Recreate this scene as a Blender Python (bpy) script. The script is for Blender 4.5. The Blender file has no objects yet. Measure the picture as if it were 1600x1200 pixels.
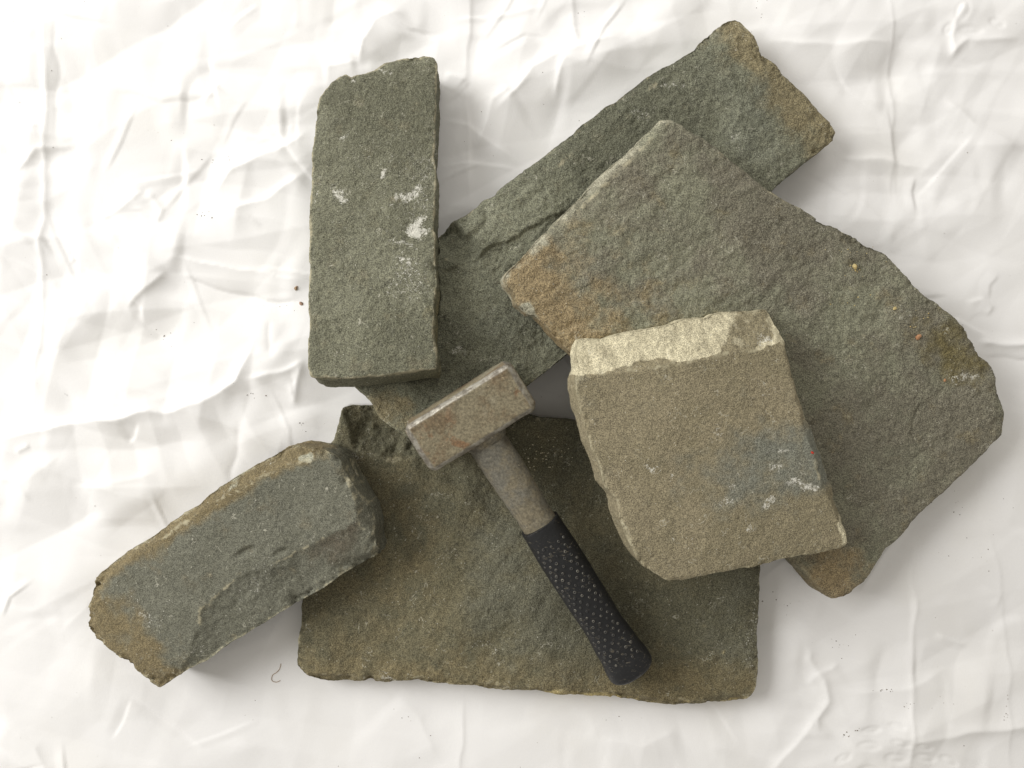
import bpy, bmesh, math, random
import numpy as np
from mathutils import Vector, Matrix

random.seed(7)
rng = np.random.default_rng(7)
scene = bpy.context.scene
col = scene.collection

# ------------------------------------------------------------------ camera
CAM_H = 0.70                      # camera height above the cloth, metres
LENS = 28.0
K = 36.0 / LENS / 1600.0          # tangent per photograph pixel
cam_data = bpy.data.cameras.new('camera')
cam_data.lens = LENS
cam_data.sensor_width = 36.0
cam_data.clip_start = 0.01
cam_data.clip_end = 50.0
cam = bpy.data.objects.new('camera', cam_data)
cam.location = (0, 0, CAM_H)
cam.rotation_euler = (0, 0, 0)
col.objects.link(cam)
scene.camera = cam

# ------------------------------------------------------------------ light
world = bpy.data.worlds.new('World')
scene.world = world
world.use_nodes = True
bg = world.node_tree.nodes['Background']
bg.inputs['Color'].default_value = (1.0, 0.955, 0.885, 1)
bg.inputs['Strength'].default_value = 0.445

def area(name, loc, target, sx, sy, power, color):
    ld = bpy.data.lights.new(name, 'AREA')
    ld.shape = 'RECTANGLE'
    ld.size, ld.size_y = sx, sy
    ld.energy = power
    ld.color = color
    ob = bpy.data.objects.new(name, ld)
    ob.location = loc
    ob.rotation_euler = (Vector(target) - Vector(loc)).to_track_quat('-Z', 'Y').to_euler()
    col.objects.link(ob)
    return ob

area('window_light', (-2.20, 0.85, 1.50), (0.0, 0.0, 0.0), 1.7, 1.6, 82.0, (1.0, 1.0, 1.0))
area('upper_fill_light', (-0.05, 1.30, 1.00), (0.0, 0.2, 0.0), 1.6, 0.8, 6.5, (1.0, 0.995, 0.985))  # added soft fill, brightens the sheet towards the upper edge

scene.view_settings.view_transform = 'Standard'
scene.view_settings.look = 'None'
scene.view_settings.exposure = 0.0
scene.view_settings.gamma = 1.0
scene.view_settings.use_curve_mapping = False

# ------------------------------------------------------------------ helpers
def lin(r, g, b):
    f = lambda c: (c / 255 / 12.92) if c / 255 <= 0.04045 else ((c / 255 + 0.055) / 1.055) ** 2.4
    return (f(r), f(g), f(b), 1.0)

def at(px, py, z=0.0):
    """point at height z seen at a photograph pixel"""
    s = K * (CAM_H - z)
    return np.array([(px - 800) * s, (600 - py) * s, z])

def to_px(P):
    s = K * (CAM_H - P[:, 2])
    return 800 + P[:, 0] / s, 600 - P[:, 1] / s

def sstep(a, b, x):
    t = np.clip((x - a) / (b - a), 0, 1)
    return t * t * (3 - 2 * t)

_TAB = np.random.default_rng(99).uniform(-1, 1, 1 << 18)
def vnoise(P, scale, seed=0):
    """smooth value noise in [-1,1]; scale = cells per metre (scalar or 3-vector)"""
    Q = P * np.asarray(scale) + (seed * 7.317 % 61)
    I = np.floor(Q).astype(np.int64)
    F = Q - I
    U = F * F * F * (F * (F * 6 - 15) + 10)
    I &= 63
    x0, y0, z0 = I[:, 0], I[:, 1] << 6, I[:, 2] << 12
    x1, y1, z1 = (I[:, 0] + 1) & 63, ((I[:, 1] + 1) & 63) << 6, ((I[:, 2] + 1) & 63) << 12
    u, v, w = U[:, 0], U[:, 1], U[:, 2]
    T = _TAB
    a = T[x0 + y0 + z0]; a += (T[x1 + y0 + z0] - a) * u
    b = T[x0 + y1 + z0]; b += (T[x1 + y1 + z0] - b) * u
    a += (b - a) * v
    if np.all(P[:, 2] == P[0, 2]) and float(np.max(w)) < 1e-9: return a
    c = T[x0 + y0 + z1]; c += (T[x1 + y0 + z1] - c) * u
    d = T[x0 + y1 + z1]; d += (T[x1 + y1 + z1] - d) * u
    c += (d - c) * v
    return a + (c - a) * w

def fbm(P, scale, octaves=4, gain=0.5, seed=0):
    out = np.zeros(len(P)); a = 1.0; s = np.asarray(scale, float)
    for o in range(octaves):
        out += a * vnoise(P, s, seed + o * 17)
        a *= gain; s = s * 2.03
    return out

def seg_dist(X, Y, poly, closed=True):
    """unsigned distance to a polyline, signed side and parameter of the nearest segment"""
    n = len(poly)
    best = np.full(X.shape, 1e9); side = np.zeros(X.shape); par = np.zeros(X.shape)
    m = n if closed else n - 1
    for i in range(m):
        ax, ay = poly[i]; bx, by = poly[(i + 1) % n]
        dx, dy = bx - ax, by - ay
        L2 = dx * dx + dy * dy + 1e-12
        t = np.clip(((X - ax) * dx + (Y - ay) * dy) / L2, 0, 1)
        ex, ey = X - (ax + t * dx), Y - (ay + t * dy)
        d = np.sqrt(ex * ex + ey * ey)
        s = np.sign((X - ax) * dy - (Y - ay) * dx)
        k = d < best
        best = np.where(k, d, best); side = np.where(k, s, side); par = np.where(k, (i + t) / m, par)
    return best, side, par

def inside(X, Y, poly):
    n = len(poly); r = np.zeros(X.shape, bool)
    j = n - 1
    for i in range(n):
        xi, yi = poly[i]; xj, yj = poly[j]
        c = ((yi > Y) != (yj > Y))
        with np.errstate(divide='ignore', invalid='ignore'):
            xc = (xj - xi) * (Y - yi) / (yj - yi + 1e-15) + xi
        r ^= c & (X < xc)
        j = i
    return r

def blob(X, Y, cx, cy, rx, ry, ang=0.0, soft=1.0):
    """1 in the middle of an ellipse, 0 outside; pixels of the photograph"""
    a = math.radians(ang); c, s = math.cos(a), math.sin(a)
    u = ((X - cx) * c + (Y - cy) * s) / rx
    v = (-(X - cx) * s + (Y - cy) * c) / ry
    return 1 - sstep(1 - 0.7 * soft, 1 + 0.3 * soft, np.sqrt(u * u + v * v))

def half(X, Y, p, q, width):
    """0..1 across the line p->q, 1 on the right-hand side as seen in the picture"""
    dx, dy = q[0] - p[0], q[1] - p[1]
    L = math.hypot(dx, dy)
    sd = (-(X - p[0]) * dy + (Y - p[1]) * dx) / L
    return sstep(-width, width, sd)

def tag(o, label=None, cat=None, group=None, kind=None):
    if label: o['label'] = label
    if cat: o['category'] = cat
    if group: o['group'] = group
    if kind: o['kind'] = kind
    return o

def set_attr(me, name, vals):
    a = me.attributes.new(name, 'FLOAT', 'POINT')
    a.data.foreach_set('value', np.ascontiguousarray(vals, dtype=np.float32))

# ------------------------------------------------------------------ node helpers
class NT:
    def __init__(self, name):
        self.m = bpy.data.materials.new(name); self.m.use_nodes = True
        self.t = self.m.node_tree; self.t.nodes.clear()
        self.out = self.t.nodes.new('ShaderNodeOutputMaterial')
        self.b = self.t.nodes.new('ShaderNodeBsdfPrincipled')
        self.t.links.new(self.b.outputs[0], self.out.inputs['Surface'])
        tc = self.t.nodes.new('ShaderNodeTexCoord')
        self.co = tc.outputs['Object']
    def link(self, a, b): self.t.links.new(a, b)
    def val(self, sock, v):
        if hasattr(v, 'is_linked') or isinstance(v, bpy.types.NodeSocket): self.link(v, sock)
        else: sock.default_value = v
    def noise(self, scale, detail=3, rough=0.55, vec=None, dist=0.0):
        n = self.t.nodes.new('ShaderNodeTexNoise')
        n.inputs['Scale'].default_value = scale
        n.inputs['Detail'].default_value = detail
        n.inputs['Roughness'].default_value = rough
        n.inputs['Distortion'].default_value = dist
        self.link(vec if vec is not None else self.co, n.inputs['Vector'])
        return n.outputs['Fac']
    def voro(self, scale, feature='F1'):
        n = self.t.nodes.new('ShaderNodeTexVoronoi'); n.feature = feature
        n.inputs['Scale'].default_value = scale
        self.link(self.co, n.inputs['Vector'])
        return n.outputs['Distance']
    def attr(self, name):
        n = self.t.nodes.new('ShaderNodeAttribute'); n.attribute_name = name
        return n.outputs['Fac']
    def math(self, op, a, b=None, c=None, clamp=False):
        n = self.t.nodes.new('ShaderNodeMath'); n.operation = op; n.use_clamp = clamp
        self.val(n.inputs[0], a)
        if b is not None: self.val(n.inputs[1], b)
        if c is not None: self.val(n.inputs[2], c)
        return n.outputs[0]
    def ramp(self, x, a, b, lo=0.0, hi=1.0):
        n = self.t.nodes.new('ShaderNodeMapRange'); n.interpolation_type = 'SMOOTHSTEP'
        self.val(n.inputs['Value'], x)
        n.inputs['From Min'].default_value = a; n.inputs['From Max'].default_value = b
        n.inputs['To Min'].default_value = lo; n.inputs['To Max'].default_value = hi
        return n.outputs['Result']
    def mix(self, f, a, b, mode='MIX'):
        n = self.t.nodes.new('ShaderNodeMix'); n.data_type = 'RGBA'; n.blend_type = mode
        self.val(n.inputs[0], f); self.val(n.inputs[6], a); self.val(n.inputs[7], b)
        return n.outputs[2]
    def grey(self, x):
        n = self.t.nodes.new('ShaderNodeCombineColor')
        for i in range(3): self.link(x, n.inputs[i])
        return n.outputs[0]
    def scaled(self, v, rot=0.0):
        n = self.t.nodes.new('ShaderNodeMapping'); n.inputs['Scale'].default_value = v
        n.inputs['Rotation'].default_value = (0, 0, rot)
        self.link(self.co, n.inputs['Vector'])
        return n.outputs[0]
    def bump(self, h, strength, dist, normal=None):
        n = self.t.nodes.new('ShaderNodeBump')
        n.inputs['Strength'].default_value = strength; n.inputs['Distance'].default_value = dist
        self.link(h, n.inputs['Height'])
        if normal is not None: self.link(normal, n.inputs['Normal'])
        return n.outputs[0]

def stone_material(name, base, base2, tan, alt, pale, grain=1.0, bump=1.0, mottle=40.0, speck_level=0.0, edge=lin(176, 168, 140)):
    n = NT(name)
    big = n.noise(9, 4, 0.6)
    mid = n.noise(mottle, 4, 0.65)
    m = n.ramp(n.math('ADD', n.math('MULTIPLY', big, 0.5), n.math('MULTIPLY', mid, 0.5)), 0.40, 0.60)
    c = n.mix(m, base, base2)
    nz = n.math('MULTIPLY', n.math('SUBTRACT', n.noise(55, 5, 0.6), 0.5), 1.9)
    # weathered rind, second colour, freshly broken pale stone
    c = n.mix(n.ramp(n.math('ADD', n.attr('tan'), nz), 0.1, 0.95), c, tan)
    c = n.mix(n.ramp(n.math('ADD', n.attr('alt'), nz), 0.1, 0.95), c, alt)
    c = n.mix(n.ramp(n.math('ADD', n.attr('pale'), nz), 0.30, 0.70), c, n.mix(n.ramp(n.noise(60, 4), 0.35, 0.65), pale, n.mix(0.35, pale, base2)))
    # grain: quartz and mica grains, dark pores
    g1 = n.noise(1150, 2, 0.7)
    g2 = n.noise(300, 3, 0.65)
    g = n.math('ADD', n.math('MULTIPLY', g1, 0.78), n.math('MULTIPLY', g2, 0.22))
    c = n.mix(1.0, c, n.grey(n.ramp(g, 0.38, 0.62, 1 - 0.50 * grain, 1 + 0.52 * grain)), 'MULTIPLY')
    # worn, dusty edges
    e = n.ramp(n.math('ADD', n.attr('edge'), n.math('MULTIPLY', n.math('SUBTRACT', n.noise(110, 6, 0.8), 0.5), 3.0)), 0.32, 0.95)
    c = n.mix(n.math('MULTIPLY', e, 0.85), c, edge)
    # hairline scratches and pale bruises
    wn = n.noise(55, 3, 0.55, dist=0.8)
    line = n.ramp(n.math('ABSOLUTE', n.math('SUBTRACT', wn, 0.5)), 0.002, 0.009, 1.0, 0.0)
    line = n.math('MULTIPLY', line, n.ramp(n.noise(75, 3, 0.6), 0.55, 0.64))
    c = n.mix(n.math('MULTIPLY', line, 0.6), c, lin(196, 192, 174))
    bruise = n.ramp(n.noise(120, 6, 0.8), 0.58, 0.72)
    bruise = n.math('MULTIPLY', bruise, n.ramp(n.noise(17, 4, 0.6), 0.47, 0.62))
    c = n.mix(n.math('MULTIPLY', bruise, 0.42), c, lin(186, 182, 164))
    # scuffs and mortar flecks
    sp = n.math('ADD', n.math('MULTIPLY_ADD', n.noise(400, 6, 0.85, dist=0.8), 1.9, -0.45), n.math('MULTIPLY', n.attr('speck'), 0.90))
    sp = n.math('ADD', sp, n.math('MULTIPLY', n.math('SUBTRACT', n.noise(25, 3, 0.6), 0.5), 0.16))
    f = n.ramp(sp, 0.79 - speck_level, 0.90 - speck_level)
    c = n.mix(n.math('MULTIPLY', f, 0.85), c, lin(226, 223, 210))
    # single bright grains
    v = n.ramp(n.voro(330), 0.08, 0.16, 1.0, 0.0)
    v = n.math('MULTIPLY', v, n.ramp(n.noise(150, 2), 0.53, 0.60))
    c = n.mix(n.math('MULTIPLY', v, 0.75), c, lin(212, 208, 192))
    n.link(c, n.b.inputs['Base Color'])
    n.link(n.ramp(g2, 0.3, 0.7, 0.72, 0.9), n.b.inputs['Roughness'])
    n.b.inputs['Specular IOR Level'].default_value = 0.28
    # relief: sandy grain whose strength varies over the face, pits below flatter tops
    amt = n.ramp(n.noise(13, 4, 0.65), 0.38, 0.62, 0.35, 1.25)
    pits = n.math('MINIMUM', n.noise(170, 4, 0.65), 0.47)
    fine = n.math('MULTIPLY', n.math('ADD', n.noise(420, 4, 0.68), n.math('MULTIPLY', n.noise(1000, 2, 0.6), 0.5)), amt)
    h = n.math('ADD', n.math('MULTIPLY', pits, 1.4), fine)
    n.link(n.bump(h, min(1.0, 0.62 * bump), 0.0017 * max(1.0, 0.75 * bump)), n.b.inputs['Normal'])
    return n.m

# ------------------------------------------------------------------ stones
class Stone:
    def __init__(self, name, pts3, thick, outline, label, taper=0.0):
        self.name, self.t, self.label, self.taper = name, thick, label, taper
        P = [at(*p) for p in pts3]
        nn = np.cross(P[1] - P[0], P[2] - P[0]); nn /= np.linalg.norm(nn)
        if nn[2] < 0: nn = -nn
        self.n = nn; self.p0 = P[0]
        self.ptop = P[0] + nn * thick
        e = np.array([1.0, 0, 0]); e -= nn * e.dot(nn); e /= np.linalg.norm(e)
        self.e1, self.e2 = e, np.cross(nn, e)
        # outline on the top plane (third entry: mm below the top where that edge really lies)
        uv = []
        for p in outline:
            d = (p[2] if len(p) > 2 else 0.0) / 1000.0
            q = self.hit(p[0], p[1], d) + nn * d
            uv.append(self.uv(q[None])[0, :2])
        uv = np.array(uv)
        # refine with a ragged line between traced points
        out = []
        m = len(uv)
        for i in range(m):
            a, b = uv[i], uv[(i + 1) % m]
            L = np.linalg.norm(b - a); k = max(1, int(L / 0.005))
            for j in range(k): out.append(a + (b - a) * j / k)
        out = np.array(out)
        W = np.c_[out, np.zeros(len(out))] + 11.3
        jit = np.c_[vnoise(W, 130, 3), vnoise(W, 130, 9)] * 0.0003
        self.outline = out + jit
    def hit(self, px, py, depth=0.0):
        d = np.array([(px - 800) * K, (600 - py) * K, -1.0]); o = np.array([0, 0, CAM_H])
        p = self.ptop - self.n * depth
        return o + d * (np.dot(p - o, self.n) / np.dot(d, self.n))
    def uv(self, P):
        Q = P - self.ptop
        return np.c_[Q @ self.e1, Q @ self.e2, Q @ self.n]
    def xyz(self, U):
        return self.ptop + U[:, :1] * self.e1 + U[:, 1:2] * self.e2 + U[:, 2:3] * self.n
    def px_line(self, pts):
        return np.array([self.uv(self.hit(x, y)[None])[0, :2] for x, y in pts])
    def bottom_z(self, x, y):
        return self.p0[2] - ((x - self.p0[0]) * self.n[0] + (y - self.p0[1]) * self.n[1]) / self.n[2]
    def world_outline(self, grow=0.0):
        c = self.outline.mean(0)
        U = c + (self.outline - c) * (1 + grow)
        return self.xyz(np.c_[U, np.full(len(U), -self.t)])[:, :2]

def facet(line, slope, side=1, wob=0.0015, seed=0, rough=0.0006, cap=None, curve=0.0):
    """surface falls away beyond a line: depth = slope * distance past it"""
    return dict(line=line, slope=slope, side=side, wob=wob, seed=seed, rough=rough, cap=cap, curve=curve)

VOX = 0.00125
def build_stone(S, mat, facets=(), masks=None, relief=(0.0012, 0.0005, 0.00028), relief_dir=None,
                chip=0.002, chip_w=0.005, side_rough=0.0006, carve=(), extra=None, edge_w=0.004, seed=0, round_edge=0.0006):
    me = bpy.data.meshes.new(S.name + '_cage')
    bm = bmesh.new()
    c = S.outline.mean(0)
    low = c + (S.outline - c) * (1 + S.taper)
    top = [bm.verts.new(p) for p in S.xyz(np.c_[S.outline, np.zeros(len(S.outline))])]
    bot = [bm.verts.new(p) for p in S.xyz(np.c_[low, np.full(len(low), -S.t)])]
    bm.faces.new(top); bm.faces.new(bot[::-1])
    for i in range(len(top)):
        j = (i + 1) % len(top)
        bm.faces.new((top[j], top[i], bot[i], bot[j]))
    bmesh.ops.recalc_face_normals(bm, faces=bm.faces)
    bmesh.ops.triangulate(bm, faces=bm.faces)
    bm.to_mesh(me); bm.free()
    tmp = bpy.data.objects.new('cage', me); col.objects.link(tmp)
    md = tmp.modifiers.new('r', 'REMESH'); md.mode = 'VOXEL'; md.voxel_size = VOX
    dg = bpy.context.evaluated_depsgraph_get()
    me2 = bpy.data.meshes.new_from_object(tmp.evaluated_get(dg))
    bpy.data.objects.remove(tmp); bpy.data.meshes.remove(me)
    N = len(me2.vertices)
    co = np.empty(N * 3); me2.vertices.foreach_get('co', co); co = co.reshape(-1, 3)
    nr = np.empty(N * 3, np.float32); me2.vertex_normals.foreach_get('vector', nr); nr = nr.reshape(-1, 3).astype(float)
    U = S.uv(co)
    NU = np.c_[nr @ S.e1, nr @ S.e2, nr @ S.n]
    d, _, _ = seg_dist(U[:, 0], U[:, 1], S.outline)
    ins = inside(U[:, 0], U[:, 1], S.outline)
    d = np.where(ins, d, 0.0)
    F = np.c_[U[:, :2], np.zeros(N)] + 3.7 + seed * 0.731     # flat coordinates for top relief
    up = sstep(0.2, 0.8, NU[:, 2])
    upper = U[:, 2] > -S.t * 0.97
    # side roughness with bedding layers
    sd = 1 - sstep(0.3, 0.9, np.abs(NU[:, 2]))
    P3 = U + 5.1 + seed
    push = (fbm(P3, (90, 90, 160), 4, 0.65, seed + 1) + 0.6 * vnoise(P3, (45, 45, 330), seed + 2)) * side_rough
    U[:, :2] += NU[:, :2] * (push * sd)[:, None]
    # height of the top face
    Hh = relief[0] * fbm(F, 22, 3, 0.5, seed + 3)
    if relief_dir is not None:
        a = math.radians(relief_dir[0]); ca, sa = math.cos(a), math.sin(a)
        R = np.c_[(F[:, 0] * ca + F[:, 1] * sa) * relief_dir[1], (-F[:, 0] * sa + F[:, 1] * ca), F[:, 2]]
        Hh = Hh + relief_dir[2] * fbm(R, 110, 3, 0.55, seed + 8)
    Hh = Hh + relief[1] * fbm(F, 120, 3, 0.6, seed + 4) + relief[2] * fbm(F, 380, 2, 0.7, seed + 5)
    if extra is not None:
        X, Y = to_px(S.xyz(np.c_[U[:, :2], np.zeros(N)]))
        Hh = Hh + extra(X, Y, F)
    depth = np.zeros(N); edge_m = np.zeros(N); fac_m = np.zeros(N)
    for f in facets:
        ln = S.px_line(f['line'])
        q = U[:, :2] + f['wob'] * np.c_[fbm(F, 38, 5, 0.66, f['seed'] + 31), fbm(F, 38, 5, 0.66, f['seed'] + 37)]
        # extend both ends of the line so that the side test stays clean
        ext = np.vstack([ln[0] + (ln[0] - ln[1]) * 30, ln, ln[-1] + (ln[-1] - ln[-2]) * 30])
        dd, s, _ = seg_dist(q[:, 0], q[:, 1], ext, closed=False)
        sdst = dd * s * f['side']
        past = np.clip(sdst, 0, None)
        dp = f['slope'] * past + f['curve'] * past * past
        if f['cap'] is not None: dp = f['cap'] * (1 - np.exp(-dp / f['cap']))
        dp = dp + np.where(past > 0, f['rough'] * fbm(F, 140, 4, 0.62, f['seed'] + 41) * sstep(0, 0.004, past), 0)
        fac_m = np.maximum(fac_m, sstep(0.0002, 0.0015, past) * (dp > depth))
        depth = np.maximum(depth, dp)
        edge_m = np.maximum(edge_m, np.exp(-(sdst / 0.0022) ** 2) * 0.95 * sstep(-0.35, 0.45, fbm(F, 48, 4, 0.7, f['seed'] + 90)))
    cn = 1.6 * np.clip(fbm(F, 42, 5, 0.62, seed + 6) - 0.22, 0, 2) + 0.35 * np.clip(fbm(F, 190, 3, 0.6, seed + 7), 0, 2)
    chipd = chip * cn ** 1.5 * np.exp(-(d / chip_w) ** 2) + round_edge * np.exp(-d / 0.0016)
    top_h = Hh * sstep(0.0, 0.004, d + 0.0015) - depth - chipd
    h = U[:, 2]
    h = np.where(upper, np.where(up > 0, np.minimum(h, 0) + top_h * up + (1 - up) * 0, h), h)
    lim = np.maximum(-depth - chipd, -S.t + 0.0015)
    h = np.where(upper, np.minimum(h, np.maximum(top_h, lim) + (1 - up) * 0.0002), h)
    h = np.maximum(h, -S.t)
    U[:, 2] = h
    W = S.xyz(U)
    for other in carve:
        po = other.world_outline(0.0)
        m = inside(W[:, 0], W[:, 1], po)
        zb = other.bottom_z(W[:, 0], W[:, 1]) - 0.0006
        W[:, 2] = np.where(m, np.minimum(W[:, 2], np.maximum(zb, 0.0022)), W[:, 2])
    X, Y = to_px(W)
    edge_m = np.maximum(edge_m, np.exp(-(d / (edge_w * 0.6)) ** 2) * sstep(-0.008, -0.001, U[:, 2] + depth) * 0.8)
    res = dict(tan=0, alt=0, pale=0, speck=0, edge=edge_m)
    if masks is not None:
        info = dict(d=d, depth=depth, facet=fac_m, up=up, U=U, F=F)
        wx = 16 * fbm(F, 28, 4, 0.6, seed + 61); wy = 16 * fbm(F, 28, 4, 0.6, seed + 67)
        info['X0'], info['Y0'] = X, Y
        for k, v in masks(X + wx, Y + wy, info).items():
            res[k] = edge_m * v if k == 'edge' else v
    for k, v in res.items():
        set_attr(me2, k, np.clip(np.broadcast_to(v, (N,)), -1, 2))
    base = np.array([W[:, 0].mean(), W[:, 1].mean(), W[:, 2].min()])
    me2.vertices.foreach_set('co', (W - base).ravel())
    me2.update()
    me2.name = S.name
    me2.polygons.foreach_set('use_smooth', np.ones(len(me2.polygons), bool))
    me2.materials.clear(); me2.materials.append(mat)
    ob = bpy.data.objects.new(S.name, me2)
    ob.location = base
    col.objects.link(ob)
    tag(ob, S.label, 'stone', 'sandstone pieces piled on the cloth', kind='thing')
    return ob

# --- traced outlines (photograph pixels) on each stone's own top plane
OUT_A = [(534,637),(545,634),(565,635),(590,633),(650,636),(720,641),(780,645),(821,647),(842,653),(867,655),(892,657),(912,659),(1000,668),(1100,680),
         (1172,688),(1188,700),(1190,760),(1189,830),(1188,880),(1187,900),(1186,932),(1184,970),(1182,1000),(1184,1035),(1184,1062),(1181,1077),(1172,1090),
         (1162,1097),(1135,1099),(1102,1100),(1065,1105),(1035,1104),(1002,1102),(982,1097),(947,1091),(907,1089),(865,1085),(840,1080),(812,1081),(762,1080),
         (745,1072),(697,1070),(672,1069),(652,1064),(615,1065),(597,1069),(575,1066),(540,1066),(515,1069),(495,1067),(477,1055),(464,1040),(464,1020),
         (466,1000),(470,980),(471,945),(480,880),(495,780),(508,712),(510,701),(521,687),(529,662)]
OUT_B = [(1140,29),(1150,27),(1157,31),(1170,47),(1180,57),(1186,72),(1189,84),(1200,89),(1215,102),(1222,115),(1237,127),(1260,150),(1282,175),(1297,190),
         (1305,205),(1304,217),(1295,225),(1260,252),(1235,272),(1210,295),(1130,360),(1000,462),(895,546),(840,590),(820,605),(760,652),(700,700),(668,705),
         (648,693),(627,677),(597,657),(587,645),(582,630),(567,616),(555,605),(552,580),(580,510),(640,420),(687,366),(707,345),(735,331),(755,312),(775,302),
         (777,297),(797,280),(820,265),(840,250),(870,227),(895,209),(910,192),(925,184),(947,165),(960,160),(982,142),(1010,120),(1030,107),(1047,100),
         (1070,85),(1085,77),(1095,65),(1120,42)]
OUT_C = [(1032,189),(1045,188),(1056,191),(1077,204),(1100,217),(1125,237),(1145,252),(1175,277),(1205,300),(1230,315),(1252,325),(1280,344),(1307,357),
         (1335,372),(1357,386),(1370,387),(1385,396),(1397,412),(1412,427),(1425,437),(1430,447),(1450,466),(1460,469),(1487,492),(1505,510),(1515,527),
         (1527,542),(1535,557),(1547,565),(1557,587),(1560,612),(1570,645),(1567,665),(1565,680),(1550,695),(1525,722),(1500,745),(1475,770),(1445,797),
         (1425,815),(1420,825),(1405,842),(1385,857),(1375,872),(1360,895),(1350,910),(1335,920),(1320,932),(1300,936),(1290,930),(1268,905),(1245,880),
         (1150,785),(1050,690),(960,610),(897,553),(887,544),(865,522),(847,502),(835,490),(826,492),(807,475),(806,465),(800,454),(790,445),(786,435),(791,426),
         (807,411),(820,402),(840,375),(860,357),(880,335),(910,307),(932,282),(947,267),(985,235),(1010,210),(1027,194)]
OUT_D = [(900,542,20),(905,531,20),(917,530,20),(940,531,20),(955,525,20),(980,519,20),(1020,512,20),(1050,507,20),(1065,499,20),(1090,497,20),(1105,497,20),
         (1115,491,20),(1140,487,20),(1170,487,20),(1200,484,20),(1205,490,18),(1210,507,14),(1225,535,6),(1232,560,2),(1240,583),(1250,615,2),(1262,650,6),
         (1277,682,8),(1292,717,9),(1305,760,6),(1315,795,3),(1325,838),(1326,850),(1320,856),(1272,866),(1250,869),(1222,874),(1200,882),(1175,886),(1135,892),
         (1097,900),(1067,907),(1042,907),(1025,897),(1005,885),(995,870),(985,847),(970,812),(965,782),(947,760),(937,725),(925,700),(917,672),(907,640),
         (900,610),(899,595),(903,577,8),(899,555,14)]
OUT_E = [(134,970),(135,953),(144,929),(146,906),(158,895),(178,877),(205,858),(233,841),(257,824),(284,803),(311,789),(328,772),(359,750),(393,730),(421,716),
         (445,700),(462,697),(482,700),(506,704),(527,709,8),(540,718,14),(551,735,20),(568,759,24),(588,789,26),(593,813,26),(593,834,24),(595,861,18),(578,871,12),
         (547,888,11),(496,923,10),(448,950,9),(410,974,8),(359,1005,7),(325,1029,6),(291,1046,5),(252,1073,4),(240,1068,2),(205,1042),(188,1029),(164,1010),(144,996),(139,988)]
OUT_F = [(499,151),(507,140),(520,126),(531,119),(540,116),(548,120),(565,114),(585,109),(600,99),(620,92),(650,88),(665,87),(677,90),(682,97),(683,110),(681,125),
         (682,160),(680,185),(679,222),(676,245),(681,267),(679,310),(678,360),(681,365),(679,402),(682,445),(677,480),(679,490),(677,520),(682,552),(682,576),
         (660,578),(630,582),(590,587),(540,591),(497,591),(485,587),(480,572),(481,535),(484,495),(481,480),(481,452),(484,415),(482,407),(484,365),(484,335),
         (486,285),(487,260),(486,240),(491,210),(494,172)]

SA = Stone('sandstone_slab', [(470,1060,.001),(1180,1090,.001),(900,660,.001)], .023, OUT_A,
           'wide olive brown slab lying flat under the hammer handle')
SB = Stone('sandstone_slab', [(690,690,.0245),(1150,40,.002),(1305,215,.003)], .028, OUT_B,
           'long dark grey slab with a tan end pointing to the upper right, under two stones')
SC = Stone('sandstone_slab', [(1190,290,.034),(1130,780,.027),(1540,640,.003)], .030, OUT_C,
           'large grey slab with rusty orange left corner, under the square tan block')
SD = Stone('sandstone_block', [(1190,290,.0648),(1130,780,.0578),(1540,640,.0338)], .036, OUT_D,
           'square tan block with a pale cream broken face along one side')
SE = Stone('sandstone_block', [(160,960,.0015),(560,770,.0265),(646,950,.0265)], .040, OUT_E,
           'chunky blue grey block with brown rind and chipped long edge at the lower left')
SF = Stone('sandstone_block', [(590,110,.0015),(590,600,.0575),(690,110,.0015)], .034, OUT_F,
           'upright grey rectangular block with white flecks, left of the long dark slab')

MAT_A = stone_material('olive_brown_sandstone', lin(109,103,80), lin(98,95,76), lin(123,112,83), lin(107,105,88), lin(190,172,120), grain=0.95, bump=1.5)
MAT_B = stone_material('dark_grey_sandstone', lin(125,125,106), lin(110,110,92), lin(132,122,94), lin(125,126,109), lin(150,150,130), grain=1.0, bump=2.2)
MAT_C = stone_material('mottled_grey_sandstone', lin(128,127,107), lin(127,122,105), lin(150,133,101), lin(118,108,73), lin(176,172,150), grain=0.95, bump=1.6, mottle=26)
MAT_D = stone_material('tan_sandstone', lin(142,132,107), lin(134,125,100), lin(122,110,84), lin(121,121,108), lin(202,193,163), grain=0.85, bump=1.0, speck_level=-0.03)
MAT_E = stone_material('blue_grey_sandstone', lin(110,109,95), lin(103,102,88), lin(120,108,80), lin(96,90,76), lin(170,168,148), grain=0.85)
MAT_F = stone_material('grey_flecked_sandstone', lin(120,119,100), lin(112,111,92), lin(146,138,105), lin(120,114,98), lin(170,168,148), grain=0.95, bump=1.7, speck_level=0.030)

def masks_A(X, Y, I):
    tan = 0.75 * sstep(960, 1080, Y + 12 * vnoise(I['F'], 40, 5)) + 0.35 * blob(X, Y, 600, 860, 200, 160)
    alt = 0.75 * blob(X, Y, 830, 900, 120, 210, -25) + 0.6 * blob(X, Y, 1150, 960, 70, 130)
    pale = 0.75 * sstep(1052, 1074, Y - 0.035 * (X - 470)) * sstep(0.1, 0.9, 0.5 + 0.5 * fbm(I['F'], 60, 3, 0.6, 4)) * np.exp(-(I['d'] / 0.006) ** 2)
    speck = 0.10 * blob(X, Y, 850, 715, 55, 30) + 0.30 * blob(X, Y, 608, 1058, 30, 12) + 0.18 * blob(X, Y, 770, 1000, 60, 16) + 0.18 * blob(X, Y, 1170, 990, 16, 80) \
        + 0.25 * blob(X, Y, 568, 706, 26, 12)
    return dict(tan=tan, alt=alt, pale=pale, speck=speck, edge=0.55)

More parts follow.
